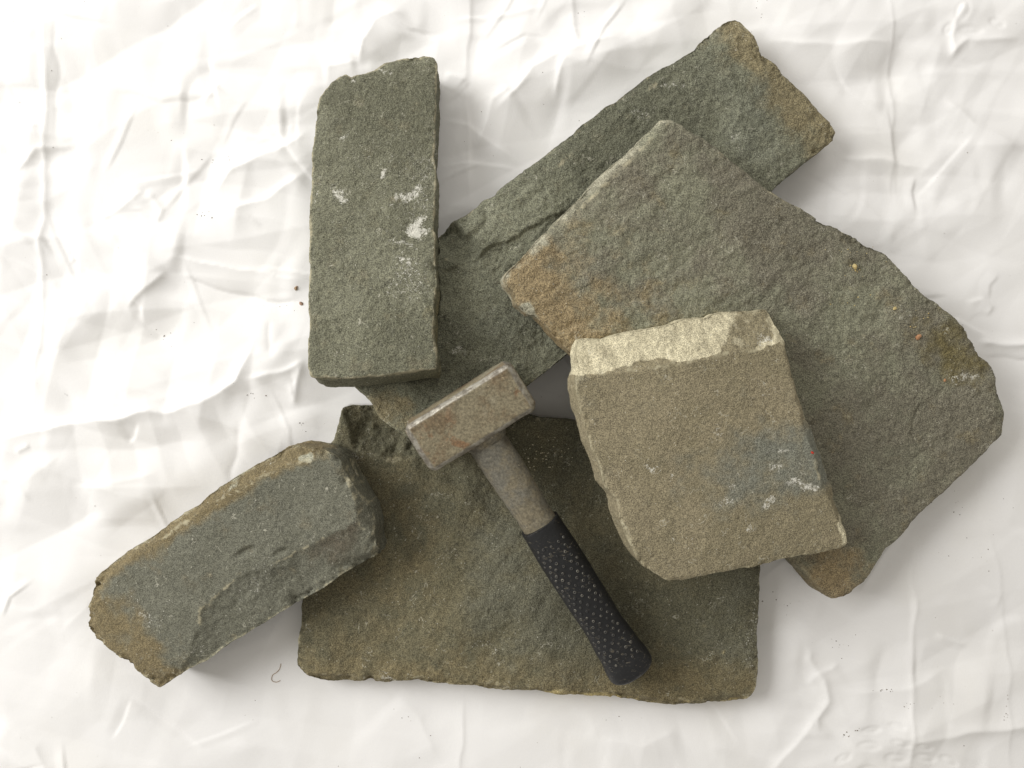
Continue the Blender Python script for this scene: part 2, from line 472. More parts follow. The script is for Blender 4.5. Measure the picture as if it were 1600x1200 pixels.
def masks_B(X, Y, I):
    tan = 1.1 * half(X, Y, (1120, 30), (1260, 275), -26) if False else 1.0 * (1 - half(X, Y, (1098, 20), (1278, 270), 42))
    tan = np.maximum(tan, 0.7 * blob(X, Y, 610, 650, 70, 40, 40))
    alt = 0.6 * blob(X, Y, 1170, 190, 60, 110, -35) + 0.4 * blob(X, Y, 770, 500, 90, 70)
    speck = 0.25 * blob(X, Y, 1155, 212, 16, 10) + 0.26 * blob(X, Y, 1003, 172, 26, 14, 30) + 0.22 * blob(X, Y, 1060, 130, 30, 12) + 0.3 * blob(X, Y, 722, 546, 24, 7, -10)
    return dict(tan=tan, alt=alt, speck=speck, edge=0.5)

def masks_C(X, Y, I):
    ed = seg_dist(X, Y, [(786, 432), (838, 486), (905, 552)], closed=False)[0]
    tan = 1.0 * np.exp(-(ed / 62) ** 1.4) + 0.32 * blob(X, Y, 910, 440, 170, 110, 35, 1.2) + 0.8 * blob(X, Y, 1300, 905, 85, 70, 0, 1.3)
    alt = 0.75 * blob(X, Y, 1488, 548, 78, 60, 35, 1.4)
    pale = 0.50 * np.exp(-(I['d'] / 0.007) ** 2) * (half(X, Y, (786, 432), (1040, 180), 30) * 0 + 1) * (1 - half(X, Y, (830, 470), (1090, 200), 25)) \
        + 0.8 * blob(X, Y, 822, 488, 20, 12)
    speck = 0.34 * blob(X, Y, 1500, 585, 26, 12, -20) + 0.14 * blob(X, Y, 1405, 490, 30, 25) + 0.16 * blob(X, Y, 1325, 915, 30, 10) + 0.15 * blob(X, Y, 1300, 700, 14, 10)
    return dict(tan=tan, alt=alt, pale=pale, speck=speck, edge=0.55)

def masks_D(X, Y, I):
    top_face = I['facet'] * (1 - half(X, Y, (880, 598), (1225, 548), 4))
    pale = 1.25 * top_face * (1 - 0.85 * blob(X, Y, 1165, 525, 52, 34, -20, 0.5)) * (1 - 0.8 * blob(X, Y, 1165, 488, 75, 12)) * (1 - 0.35 * blob(X, Y, 930, 560, 35, 26))
    alt = 0.9 * blob(X, Y, 1205, 732, 150, 66, -8, 1.4) + 0.9 * blob(X, Y, 1285, 700, 22, 60, -20) + 0.4 * blob(X, Y, 925, 565, 32, 22)
    speck = 0.40 * blob(X, Y, 1005, 745, 14, 7, -15) + 0.30 * blob(X, Y, 1022, 734, 14, 4, -15) + 0.30 * blob(X, Y, 1012, 761, 10, 3) + 0.3 * blob(X, Y, 1053, 736, 4, 10) \
        + 0.30 * blob(X, Y, 1205, 745, 14, 10) + 0.34 * blob(X, Y, 1250, 757, 40, 7, -10) + 0.34 * blob(X, Y, 1195, 792, 18, 7) + 0.30 * blob(X, Y, 1168, 825, 12, 14) \
        + 0.26 * blob(X, Y, 1065, 850, 14, 12) + 0.28 * blob(X, Y, 1088, 870, 10, 8) + 0.25 * blob(X, Y, 1130, 775, 20, 8) + 0.25 * blob(X, Y, 1215, 720, 34, 6) \
        + 0.28 * blob(X, Y, 1140, 755, 12, 8) + 0.22 * blob(X, Y, 1132, 674, 10, 9) + 0.3 * blob(X, Y, 1190, 540, 14, 22, -30) + 0.22 * blob(X, Y, 1200, 620, 26, 5, -20)
    pale = pale + 0.8 * blob(X, Y, 1312, 820, 9, 34, -14) + 0.5 * blob(X, Y, 1240, 575, 8, 40, -14)
    return dict(alt=alt, pale=pale, speck=speck * 1.08 + 0.04 * blob(X, Y, 1180, 760, 160, 110), edge=0.78)

def masks_E(X, Y, I):
    tan = 1.0 * (1 - half(X, Y, (150, 928), (500, 704), 18)) + 0.9 * (1 - half(X, Y, (300, 1040), (150, 905), 26)) + 0.4 * blob(X, Y, 490, 700, 60, 16, 10)
    # warm broken lower facets
    alt = 0.7 * I['facet'] * blob(X, Y, 530, 850, 60, 40, -30)
    pale = 0.75 * blob(X, Y, 375, 744, 30, 8, -32) + 0.7 * blob(X, Y, 475, 712, 28, 8) + 0.5 * blob(X, Y, 235, 845, 30, 8, -32)
    speck = 0.20 * blob(X, Y, 305, 1010, 26, 14) + 0.20 * blob(X, Y, 222, 965, 30, 16, 40) + 0.22 * blob(X, Y, 356, 782, 9, 5) + 0.18 * blob(X, Y, 390, 910, 60, 26, -35)
    return dict(tan=tan, alt=alt, pale=pale * 0.8, speck=speck, edge=0.68)

def masks_F(X, Y, I):
    tan = 0.5 * sstep(672, 684, X) * sstep(380, 460, Y)
    speck = 0.44 * blob(X, Y, 655, 352, 14, 18, 20) + 0.30 * blob(X, Y, 632, 305, 26, 14, -30) + 0.32 * blob(X, Y, 600, 273, 12, 6, -25) + 0.26 * blob(X, Y, 532, 298, 12, 12) \
        + 0.25 * blob(X, Y, 530, 218, 10, 8) + 0.3 * blob(X, Y, 540, 122, 18, 8) + 0.3 * blob(X, Y, 605, 96, 20, 6) + 0.2 * blob(X, Y, 665, 235, 10, 22) \
        + 0.26 * blob(X, Y, 625, 384, 22, 6) + 0.32 * blob(X, Y, 621, 420, 5, 6) + 0.3 * blob(X, Y, 635, 422, 4, 4) + 0.22 * blob(X, Y, 492, 300, 6, 30) + 0.15 * blob(X, Y, 640, 440, 40, 50) + 0.05 * blob(X, Y, 630, 320, 60, 110) + 0.08 * blob(X, Y, 660, 300, 20, 60) + 0.04 * blob(X, Y, 540, 300, 50, 120)
    return dict(tan=tan, speck=speck * 1.1 + 0.05 * blob(X, Y, 620, 330, 90, 200), edge=1.0)

def extra_B(X, Y, F):
    # bedding step crossing the slab (photo: fine pale line), and a broken hollow beside the upright block
    st = half(X, Y + 5 * fbm(F, 60, 3, 0.6, 5), (690, 428), (870, 335), 2.2)
    h = 0.0028 * (1 - st) * blob(X, Y, 780, 345, 170, 90, -35)
    h = h - 0.0085 * blob(X + 5 * fbm(F, 60, 3, 0.6, 6), Y, 712, 382, 42, 26, 35, 0.55)
    h = h + 0.0030 * blob(X, Y + 4 * fbm(F, 60, 3, 0.6, 8), 735, 348, 26, 20, -40, 0.4)
    h = h - 0.0030 * blob(X, Y, 880, 350, 60, 20, -50)
    h = h + 0.0006 * fbm(F, 45, 4, 0.6, 77)
    return h

def extra_C(X, Y, F):
    crack = np.exp(-(seg_dist(X, Y, [(1437, 632), (1428, 655), (1424, 676), (1432, 696)], closed=False)[0] / 1.5) ** 2)
    return -0.0012 * crack

def extra_A(X, Y, F):
    return -0.0035 * blob(X, Y, 690, 735, 50, 16, 15) - 0.0015 * blob(X, Y, 760, 770, 60, 18, 60) + 0.0008 * fbm(F, 40, 3, 0.6, 12)

def extra_E(X, Y, F):
    h = -0.0022 * blob(X, Y, 385, 862, 20, 7, -25, 0.6) - 0.0016 * blob(X, Y, 438, 863, 14, 5, -25, 0.6)
    h = h - 0.0016 * half(X, Y, (222, 984), (253, 1015), 3) * (1 - half(X, Y, (222, 984), (190, 1030), 3)) * 0
    return h

build_stone(SA, MAT_A, masks=masks_A, carve=(SB, SC, SE), relief=(0.0012, 0.0004, 0.00022), relief_dir=(60, 0.35, 0.0004), chip=0.0028, extra=extra_A, seed=1,
            facets=[facet([(530, 640), (546, 668), (556, 700), (598, 712), (642, 718), (700, 700)], 1.1, -1, wob=0.003, seed=5, rough=0.0016, cap=0.014),
                    facet([(470, 1052), (600, 1058), (760, 1070), (900, 1080), (1060, 1094), (1180, 1088)], 0.9, 1, wob=0.003, seed=8, rough=0.0008)])
build_stone(SB, MAT_B, masks=masks_B, carve=(SF, SC), relief=(0.0014, 0.0005, 0.0005), relief_dir=(45, 0.5, 0.0005), chip=0.003, chip_w=0.008, extra=extra_B, seed=2, round_edge=0.001,
            facets=[facet([(935, 205), (1000, 150), (1055, 112), (1090, 92)], 0.35, -1, wob=0.003, seed=3, cap=0.006)])
build_stone(SC, MAT_C, masks=masks_C, carve=(SD,), relief=(0.0014, 0.0006, 0.0003), relief_dir=(25, 0.3, 0.0006), chip=0.0028, extra=extra_C, seed=3, edge_w=0.003,
            facets=[facet([(786, 444), (830, 410), (900, 335), (1035, 200)], 0.45, -1, wob=0.002, seed=4, rough=0.0003),
                    facet([(793, 430), (838, 478), (905, 545)], 0.55, 1, wob=0.002, seed=6, rough=0.0005)])
build_stone(SD, MAT_D, masks=masks_D, relief=(0.0006, 0.0002, 0.00012), chip=0.0016, chip_w=0.004, seed=4, round_edge=0.0008,
            facets=[facet([(890, 596), (935, 588), (1050, 570), (1130, 553), (1215, 546), (1240, 545)], 0.72, -1, wob=0.0014, seed=9, rough=0.0009),
                    facet([(1226, 540), (1240, 610), (1252, 660), (1272, 715), (1290, 765), (1312, 815)], 1.4, -1, wob=0.002, seed=10, rough=0.0008)])
build_stone(SE, MAT_E, masks=masks_E, relief=(0.0008, 0.0003, 0.00018), chip=0.0030, chip_w=0.006, extra=extra_E, seed=5,
            facets=[facet([(505, 700), (530, 725), (547, 759), (556, 790), (560, 815), (578, 858), (582, 875)], 1.5, -1, wob=0.002, seed=11, rough=0.0006),
                    facet([(575, 780), (552, 812), (525, 830), (479, 855), (421, 884), (375, 900), (345, 925), (311, 953), (301, 987), (285, 1050)], 0.40, -1, wob=0.003, seed=12, rough=0.0005, cap=0.011),
                    facet([(150, 915), (250, 842), (350, 776), (450, 722), (530, 716)], 0.5, -1, wob=0.003, seed=13, rough=0.0004, cap=0.007)])
build_stone(SF, MAT_F, masks=masks_F, relief=(0.0010, 0.0006, 0.00035), chip=0.0024, chip_w=0.005, seed=6, extra=None, edge_w=0.003)

STONES = [SA, SB, SC, SD, SE, SF]

# ------------------------------------------------------------------ cloth
def axis(lo, hi, flo, fhi, fine, coarse):
    a = list(np.arange(flo, fhi + 1e-9, fine))
    x = flo
    while x > lo: x -= coarse; a.insert(0, x)
    x = a[-1]
    while x < hi: x += coarse; a.append(x)
    return np.array(a)

def build_cloth():
    xs = axis(-0.95, 0.95, -0.47, 0.47, 0.0015, 0.010)
    ys = axis(-0.80, 0.80, -0.36, 0.36, 0.0015, 0.010)
    GX, GY = np.meshgrid(xs, ys)
    X = GX.ravel(); Y = GY.ravel()
    P = np.c_[X, Y, np.zeros(len(X))]
    PX, PY = 800 + X / (K * CAM_H), 600 - Y / (K * CAM_H)
    # how crumpled: strong to the left and top, calm to the lower right
    crump = np.clip(0.30 + 0.9 * blob(PX, PY, 280, 380, 520, 520) + 0.75 * blob(PX, PY, 880, 120, 420, 330) + 0.55 * blob(PX, PY, 1450, 120, 380, 360)
                    + 0.35 * blob(PX, PY, 1300, 1080, 420, 240) + 0.4 * blob(PX, PY, 250, 800, 360, 260), 0, 1.1)
    Q = P + np.c_[fbm(P, 7, 3, 0.5, 51), fbm(P, 7, 3, 0.5, 57), np.zeros(len(X))] * 0.016 + 4.0
    z = 0.0030 * fbm(Q, 5.5, 2, 0.5, 60)
    rid = lambda s, sd: 1 - np.abs(vnoise(Q, s, sd)) * 2.0
    z = z + crump * 0.0020 * np.clip(rid(7, 61), -1, 1)
    # crisp creases: triangular folds in several directions, each only here and there
    cr = np.random.default_rng(5)
    for k in range(15):
        ang = cr.uniform(0, math.pi); f = cr.uniform(5, 22)
        u = X * math.cos(ang) + Y * math.sin(ang) + 0.022 * vnoise(P, 5, 400 + k) + 0.005 * vnoise(P, 18, 420 + k) + cr.uniform(0, 1)
        ph = u * f
        tri = np.abs(ph - np.floor(ph) - 0.5) * 2 - 0.5
        gate = sstep(0.10, 0.38, vnoise(P, cr.uniform(7, 13), 440 + k))
        slope = cr.uniform(0.045, 0.105)
        z = z + crump * gate * tri * slope / (2 * f)
    # thin sharp creases scattered over the sheet
    for k in range(120):
        cx, cy = cr.uniform(-60, 1660), cr.uniform(-60, 1260)
        keep = 1.0 if (cx < 620 or cy < 330) else 0.5
        if cr.uniform() > keep: continue
        an = cr.choice([0.0, 1.57, 0.7, -0.6, 0.35, 2.2]) + cr.normal(0, 0.25); L = cr.uniform(20, 90)
        dxp, dyp = math.cos(an) * L, math.sin(an) * L
        bend = cr.normal(0, 8, 2)
        pl = [(cx - dxp, cy - dyp), (cx + bend[0], cy + bend[1]), (cx + dxp, cy + dyp)]
        amp = cr.uniform(0.5, 1.5) * cr.choice([1, 1, -1]); w = cr.uniform(1.3, 3.0)
        sel = np.nonzero((np.abs(PX - cx) < abs(dxp) + 60) & (np.abs(PY - cy) < abs(dyp) + 60))[0]
        if len(sel) == 0: continue
        d, sgn, t = seg_dist(PX[sel], PY[sel], pl, closed=False)
        dm = d * K * CAM_H * 1000
        prof = np.where(sgn > 0, np.clip(1 - dm / w, 0, 1), np.clip(1 - dm / (w * 3.5), 0, 1))
        z[sel] += amp / 1000 * prof * sstep(0, 0.3, t) * (1 - sstep(0.7, 1, t))
    # traced folds: (points, height mm, half width mm, kind)
    folds = [
        # pressed fold lines of the sheet
        ([(82, -60), (78, 250), (72, 460), (60, 640)], 1.3, 3.0, 'r'), ([(98, 20), (96, 240)], -0.8, 3, 'r'),
        ([(735, -60), (733, 200), (731, 330)], 1.2, 2.5, 's'), ([(1388, -60), (1390, 200), (1400, 330)], 0.8, 2.5, 's'),
        ([(1421, 800), (1421, 1000), (1419, 1250)], 0.8, 2.0, 'r'), ([(722, 1080), (722, 1250)], 0.7, 2.5, 's'),
        ([(1540, 800), (1570, 1000), (1575, 1250)], 0.5, 3.0, 's'),
        # big folds at the left
        ([(-80, 700), (60, 672), (200, 650), (320, 632), (375, 595), (412, 512)], 7.5, 11, 's'),
        ([(390, 598), (440, 580), (485, 560)], 2.5, 4, 's'),
        ([(268, 402), (330, 412), (400, 425), (490, 438)], 2.0, 3.0, 's'), ([(275, 428), (340, 452), (420, 472), (490, 476)], -2.6, 3.5, 's'),
        ([(270, 420), (235, 455), (205, 488)], 3.0, 6, 's'), ([(208, 486), (262, 540)], -1.0, 2.0, 'r'),
        ([(150, 350), (190, 325), (235, 300)], 4.0, 8, 's'), ([(235, 300), (262, 330), (245, 352)], 2.5, 6, 's'),
        ([(330, 320), (370, 270), (440, 240), (490, 205)], 5.0, 9, 's'), ([(340, 345), (420, 315), (490, 262)], 3.0, 6, 's'),
        ([(30, 280), (70, 240), (130, 232)], 1.6, 3, 'r'), ([(180, 150), (260, 165), (370, 158)], -1.6, 5, 's'),
        ([(320, 170), (345, 135)], 1.8, 3, 's'), ([(20, 205), (50, 205), (78, 200)], 2.0, 4, 's'),
        ([(455, 590), (462, 620), (470, 590), (480, 560)], 1.6, 4, 'r'), ([(425, 500), (430, 560)], -1.0, 3, 'r'),
        ([(380, 640), (365, 740), (370, 800)], -1.4, 5, 'r'), ([(0, 745), (40, 750), (60, 780)], 1.0, 3, 'r'), ([(35, 700), (60, 690)], 1.2, 2, 'r'),
        ([(90, 1000), (180, 900), (240, 830)], 2.0, 14, 's'), ([(0, 1120), (60, 1160), (90, 1220)], 2.0, 10, 's'), ([(120, 760), (260, 740)], 2.2, 10, 's'),
        # top centre
        ([(770, 190), (830, 110), (900, 80), (985, 65)], 5.5, 9, 's'), ([(735, 250), (770, 160), (800, 140)], 4.0, 9, 's'),
        ([(565, 110), (568, 70), (590, 40), (640, 20)], 4.0, 7, 's'), ([(500, 105), (560, 100)], 2.5, 4, 's'),
        ([(690, 112), (715, 120), (728, 130)], 3.0, 4, 's'), ([(690, 190), (730, 200), (820, 260)], 1.2, 3, 's'), ([(868, 160), (875, 110), (885, 90)], 2.2, 4, 's'),
        ([(895, -20), (900, 75)], 1.6, 4, 's'), ([(690, 262), (760, 258), (820, 264)], 1.0, 2, 's'),
        # right
        ([(1180, 62), (1240, 78), (1330, 75), (1395, 68)], 3.0, 8, 's'), ([(1480, 95), (1505, 68), (1600, 62)], 2.4, 4, 'r'),
        ([(1480, 90), (1490, 40), (1505, 0)], 2.0, 4, 's'), ([(1470, 150), (1520, 200), (1600, 240)], 3.2, 12, 's'),
        ([(1300, 250), (1360, 250), (1440, 262)], 2.0, 5, 's'), ([(1320, 300), (1370, 350), (1400, 380)], 2.0, 10, 's'),
        ([(1500, 470), (1530, 467), (1550, 485), (1545, 500)], 1.4, 3, 's'), ([(1528, 533), (1560, 536), (1640, 534)], 3.0, 3.5, 'r'), ([(1535, 563), (1640, 560)], -2.0, 5, 's'),
        # lower right
        ([(1258, 1000), (1262, 1030), (1285, 1060), (1288, 1090), (1270, 1115), (1275, 1140)], 1.8, 4, 'r'),
        ([(1260, 1070), (1280, 1050), (1310, 1030)], 1.4, 5, 's'), ([(1190, 1220), (1240, 1150), (1275, 1110)], 3.0, 11, 's'),
        ([(1400, 1150), (1500, 1138), (1640, 1125)], 2.4, 7, 'r'), ([(1290, 1080), (1400, 1072), (1480, 1040)], 1.6, 10, 's'),
        ([(930, 1150), (1000, 1160), (1060, 1130)], 1.6, 12, 's'), ([(620, 1080), (660, 1120), (690, 1190)], 1.6, 14, 's'),
        ([(260, 1090), (330, 1120), (420, 1170)], 1.4, 16, 's'),
    ]
    for k, (pl, amp, w, kind) in enumerate(folds):
        pl = [tuple(p) for p in pl]
        mg = w * 14 / (K * CAM_H * 1000)
        xa, ya = zip(*pl)
        sel = np.nonzero((PX > min(xa) - mg) & (PX < max(xa) + mg) & (PY > min(ya) - mg) & (PY < max(ya) + mg))[0]
        Ps = P[sel]
        wx = PX[sel] + 5 * vnoise(Ps, 45, 200 + k); wy = PY[sel] + 5 * vnoise(Ps, 45, 300 + k)
        d, s, t = seg_dist(wx, wy, pl, closed=False)
        dm = d * K * CAM_H * 1000
        fade = sstep(0, 0.22, t) * (1 - sstep(0.78, 1, t))
        if kind == 'r':
            z[sel] += amp / 1000 * np.exp(-(dm / w) ** 1.3) * fade
        else:   # sharp on one side, long slope on the other
            prof = np.where(s > 0, np.exp(-dm / (w * 0.55)), np.exp(-dm / (w * 3.0)))
            z[sel] += amp / 1000 * prof * fade
    # eyelet embroidery worked into the cloth at the lower right and upper right
    ey = [(1355, 1135, 17, 6, -8), (1395, 1128, 14, 5, 10), (1352, 1160, 20, 8, 0), (1400, 1155, 16, 7, 15), (1437, 1160, 15, 6, 15), (1312, 1178, 15, 6, -22),
          (1395, 1180, 20, 10, 5), (1440, 1180, 19, 8, 15), (1478, 1185, 17, 8, 30), (1352, 1198, 20, 9, 5), (1420, 1205, 18, 9, 5),
          (1500, 20, 12, 20, 25), (1512, 50, 22, 8, 0), (1478, 48, 8, 12, 40), (1555, 38, 14, 8, 20)]
    for (cx, cy, rx, ry, an) in ey:
        z = z - 0.0006 * blob(PX, PY, cx, cy, rx, ry, an, 0.4) + 0.0003 * blob(PX, PY, cx, cy, rx * 0.45, ry * 0.4, an, 0.7)
    z = z + 0.0045
    # under and beside the stones the cloth is pressed flat
    near = np.full(len(X), 1e9)
    for S in STONES:
        if S in (SC, SD): continue
        po = S.world_outline()[::3]
        d, _, _ = seg_dist(X, Y, po); d = np.where(inside(X, Y, po), 0, d)
        near = np.minimum(near, d + np.clip(S.bottom_z(X, Y), 0, 1))
    w = sstep(0.0, 0.05, near)
    z = z * (0.30 + 0.70 * w)
    for S in STONES:
        po = S.world_outline()
        m = inside(X, Y, po)
        z = np.where(m, np.minimum(z, S.bottom_z(X, Y) - 0.0008), z)
    z = np.maximum(z, -0.002)
    nx, ny = len(xs), len(ys)
    idx = np.arange(nx * ny).reshape(ny, nx)
    quads = np.stack([idx[:-1, :-1], idx[:-1, 1:], idx[1:, 1:], idx[1:, :-1]], -1).reshape(-1, 4)
    me = bpy.data.meshes.new('cotton_sheet')
    me.vertices.add(nx * ny); me.vertices.foreach_set('co', np.c_[X, Y, z].ravel())
    me.loops.add(len(quads) * 4); me.loops.foreach_set('vertex_index', quads.ravel().astype(np.int32))
    me.polygons.add(len(quads))
    me.polygons.foreach_set('loop_start', np.arange(0, len(quads) * 4, 4, dtype=np.int32))
    me.polygons.foreach_set('use_smooth', np.ones(len(quads), bool))
    me.update(calc_edges=True)
    n = NT('white_cotton')
    st = n.ramp(n.noise(7, 4, 0.6), 0.45, 0.75)
    c = n.mix(n.math('MULTIPLY', st, 0.5), lin(237, 235, 232), lin(231, 228, 221))
    d1 = n.ramp(n.math('ADD', n.noise(420, 2, 0.6), n.math('MULTIPLY', n.noise(30, 3, 0.6), 0.30)), 0.90, 0.98)
    c = n.mix(n.math('MULTIPLY', d1, 0.35), c, lin(150, 135, 110))
    n.link(c, n.b.inputs['Base Color'])
    n.b.inputs['Roughness'].default_value = 0.85
    n.b.inputs['Specular IOR Level'].default_value = 0.15
    weave = n.math('ADD', n.noise(1.0, 1, 0.5, vec=n.scaled((2400, 260, 1))), n.noise(1.0, 1, 0.5, vec=n.scaled((260, 2400, 1))))
    n.link(n.bump(weave, 0.16, 0.0006), n.b.inputs['Normal'])
    me.materials.append(n.m)
    ob = bpy.data.objects.new('cotton_sheet', me); col.objects.link(ob)
    tag(ob, 'creased white cotton sheet spread under the stones and hammer', 'sheet')
    Z = z.reshape(ny, nx)
    def height(x, y):
        i = int(np.clip(np.searchsorted(xs, x), 1, nx - 1)); j = int(np.clip(np.searchsorted(ys, y), 1, ny - 1))
        return float(Z[j, i])
    return height
cloth_z = build_cloth()

# ------------------------------------------------------------------ hammer
def build_hammer():
    a_top = at(735, 648, 0.0735); a_end = at(986, 1044, 0.0420)
    A = a_end - a_top; L = np.linalg.norm(A); A /= L                 # down the handle
    B = np.array([-A[1], A[0], 0.0]); B /= np.linalg.norm(B)          # along the head, to the right
    if B[0] < 0: B = -B
    Cc = np.cross(A, B)
    if Cc[2] < 0: Cc = -Cc
    root = bpy.data.objects.new('club_hammer', None); col.objects.link(root)
    root.empty_display_size = 0.05
    base = a_top - Cc * 0.02
    root.location = base
    tag(root, 'rusty steel club hammer with black studded rubber grip lying on the slabs', 'hammer')
    def place(name, me, mat, smooth=True):
        co = np.empty(len(me.vertices) * 3); me.vertices.foreach_get('co', co); co = co.reshape(-1, 3)
        W = a_top + co[:, :1] * A + co[:, 1:2] * B + co[:, 2:3] * Cc - base
        me.vertices.foreach_set('co', W.ravel()); me.update()
        if smooth: me.polygons.foreach_set('use_smooth', np.ones(len(me.polygons), bool))
        me.materials.append(mat)
        bm = bmesh.new(); bm.from_mesh(me); bmesh.ops.recalc_face_normals(bm, faces=bm.faces); bm.to_mesh(me); bm.free()
        o = bpy.data.objects.new(name, me); col.objects.link(o); o.parent = root
        return o
    # steel head: chamfered bar, chamfer wider at the striking faces, worn corners
    bm = bmesh.new()
    hx, hy, hz = 0.0214, 0.0485, 0.0195
    ch, che = 0.0034, 0.0046
    prof = [(-hx + ch, hz), (hx - ch, hz), (hx, hz - ch), (hx, -hz + ch), (hx - ch, -hz), (-hx + ch, -hz), (-hx, -hz + ch), (-hx, hz - ch)]
    ys = [-hy, -hy + che, -0.016, 0.0, 0.016, hy - che, hy]
    rings = []
    for y in ys:
        s = 0.83 if abs(y) > hy - 1e-6 else 1.0
        rings.append([bm.verts.new((p[0] * s, y, p[1] * s)) for p in prof])
    for r0, r1 in zip(rings[:-1], rings[1:]):
        for i in range(8):
            j = (i + 1) % 8
            bm.faces.new((r0[i], r0[j], r1[j], r1[i]))
    bm.faces.new(rings[0]); bm.faces.new(rings[-1][::-1])
    bmesh.ops.recalc_face_normals(bm, faces=bm.faces)
    bmesh.ops.bevel(bm, geom=[e for e in bm.edges if e.calc_face_angle(0) > 0.3], offset=0.0011, segments=2, affect='EDGES', profile=0.5)
    bmesh.ops.triangulate(bm, faces=bm.faces)
    for _ in range(7):
        ed = [e for e in bm.edges if e.calc_length() > 0.0021]
        if not ed: break
        bmesh.ops.subdivide_edges(bm, edges=ed, cuts=1)
        bmesh.ops.triangulate(bm, faces=[f for f in bm.faces if len(f.verts) > 3])
    me = bpy.data.meshes.new('head'); bm.to_mesh(me); bm.free()
    N = len(me.vertices)
    co = np.empty(N * 3); me.vertices.foreach_get('co', co); co = co.reshape(-1, 3)
    nr = np.empty(N * 3, np.float32); me.vertex_normals.foreach_get('vector', nr); nr = nr.reshape(-1, 3)
    ax = np.minimum.reduce([np.maximum(hx - np.abs(co[:, 0]), hz - np.abs(co[:, 2])), np.maximum(hx - np.abs(co[:, 0]), (hy - np.abs(co[:, 1])) * 0.8),
                            np.maximum(hz - np.abs(co[:, 2]), (hy - np.abs(co[:, 1])) * 0.8)])
    wear = 1 - sstep(0.0018, 0.0062, ax)
    dents = 0.00030 * fbm(co + 2, 90, 4, 0.6, 3) + 0.00035 * wear * fbm(co + 5, 160, 3, 0.6, 8)
    dents -= 0.0005 * np.clip(vnoise(co + 9, 120, 21) - 0.55, 0, 1)
    co = co + nr * dents[:, None]
    me.vertices.foreach_set('co', co.ravel())
    set_attr(me, 'wear', wear)
    n = NT('rusty_steel')
    w = n.math('ADD', n.attr('wear'), n.math('MULTIPLY', n.math('SUBTRACT', n.noise(120, 5, 0.7), 0.5), 0.9))
    wf = n.ramp(w, 0.35, 0.85)
    rust = n.mix(n.ramp(n.noise(38, 5, 0.65), 0.40, 0.62), lin(130, 121, 98), lin(114, 99, 76))
    rust = n.mix(n.ramp(n.noise(52, 4, 0.6, dist=0.3), 0.57, 0.68), rust, lin(124, 98, 72))
    rust = n.mix(n.ramp(n.noise(24, 4, 0.6), 0.52, 0.66), rust, lin(140, 133, 112))
    g = n.noise(500, 3, 0.7)
    rust = n.mix(1.0, rust, n.grey(n.ramp(g, 0.3, 0.7, 0.66, 1.32)), 'MULTIPLY')
    dust = n.ramp(n.math('ADD', n.noise(330, 4, 0.7), n.math('MULTIPLY', n.noise(40, 2), 0.2)), 0.75, 0.84)
    rust = n.mix(n.math('MULTIPLY', dust, 0.7), rust, lin(214, 196, 160))
    steel = n.mix(n.ramp(n.noise(200, 4, 0.65), 0.4, 0.6), lin(172, 168, 156), lin(128, 122, 112))
    n.link(n.mix(n.math('MULTIPLY', wf, 0.85), rust, steel), n.b.inputs['Base Color'])
    n.link(n.math('MULTIPLY', wf, 0.55), n.b.inputs['Metallic'])
    n.link(n.ramp(wf, 0, 1, 0.78, 0.42), n.b.inputs['Roughness'])
    n.b.inputs['Specular IOR Level'].default_value = 0.35
    n.link(n.bump(n.math('ADD', g, n.math('MULTIPLY', n.noise(150, 3), 0.6)), 0.45, 0.0007), n.b.inputs['Normal'])
    place('head', me, n.m)

    def loft(rows, seg=48, cap=True, noise=0.0, sd=0):
        V = []; Fs = []
        for (x, ry, rz, cz) in rows:
            for i in range(seg):
                a = 2 * math.pi * i / seg
                c_, s_ = math.cos(a), math.sin(a)
                pw = 0.86                                             # slightly squared oval
                V.append((x, ry * math.copysign(abs(c_) ** pw, c_), cz + rz * math.copysign(abs(s_) ** pw, s_)))
        for k in range(len(rows) - 1):
            for i in range(seg):
                j = (i + 1) % seg
                Fs.append((k * seg + i, k * seg + j, (k + 1) * seg + j, (k + 1) * seg + i))
        if cap:
            Fs.append(tuple(range(seg))[::-1]); Fs.append(tuple((len(rows) - 1) * seg + i for i in range(seg)))
        V = np.array(V)
        if noise:
            q = fbm(V + 3.3, 70, 4, 0.6, sd) * noise
            r = V.copy(); r[:, 0] = 0; r[:, 2] -= 0
            r /= np.maximum(np.linalg.norm(r, axis=1, keepdims=True), 1e-6)
            V = V + r * q[:, None]
        m = bpy.data.meshes.new('loft'); m.from_pydata(V.tolist(), [], Fs); m.update()
        return m
    pxm = lambda p: p * K * (CAM_H - 0.065)                           # rough pixel -> metre on the handle
    x_neck, x_grip, x_end = 0.0195, 0.0, L
    gx = float((at(848, 824, 0.073) - a_top) @ A)                     # where the rubber starts
    # shaft between head and rubber: dusty fibreglass
    rows = [(x, 0.0150 + 0.0008 * math.sin((x - 0.02) * 60), 0.0122, 0) for x in np.linspace(0.012, gx + 0.004, 46)]
    rows[0] = (0.012, 0.0125, 0.012, 0)
    n = NT('dusty_shaft')
    c = n.mix(n.ramp(n.noise(35, 5, 0.65), 0.42, 0.60), lin(120, 111, 90), lin(106, 102, 90))
    c = n.mix(n.ramp(n.noise(60, 4, 0.7), 0.56, 0.70), c, lin(86, 80, 68))
    c = n.mix(1.0, c, n.grey(n.ramp(n.noise(480, 3, 0.7), 0.3, 0.7, 0.68, 1.3)), 'MULTIPLY')
    c = n.mix(n.math('MULTIPLY', n.ramp(n.noise(300, 4, 0.7), 0.64, 0.74), 0.6), c, lin(196, 184, 156))
    n.link(c, n.b.inputs['Base Color']); n.b.inputs['Roughness'].default_value = 0.75
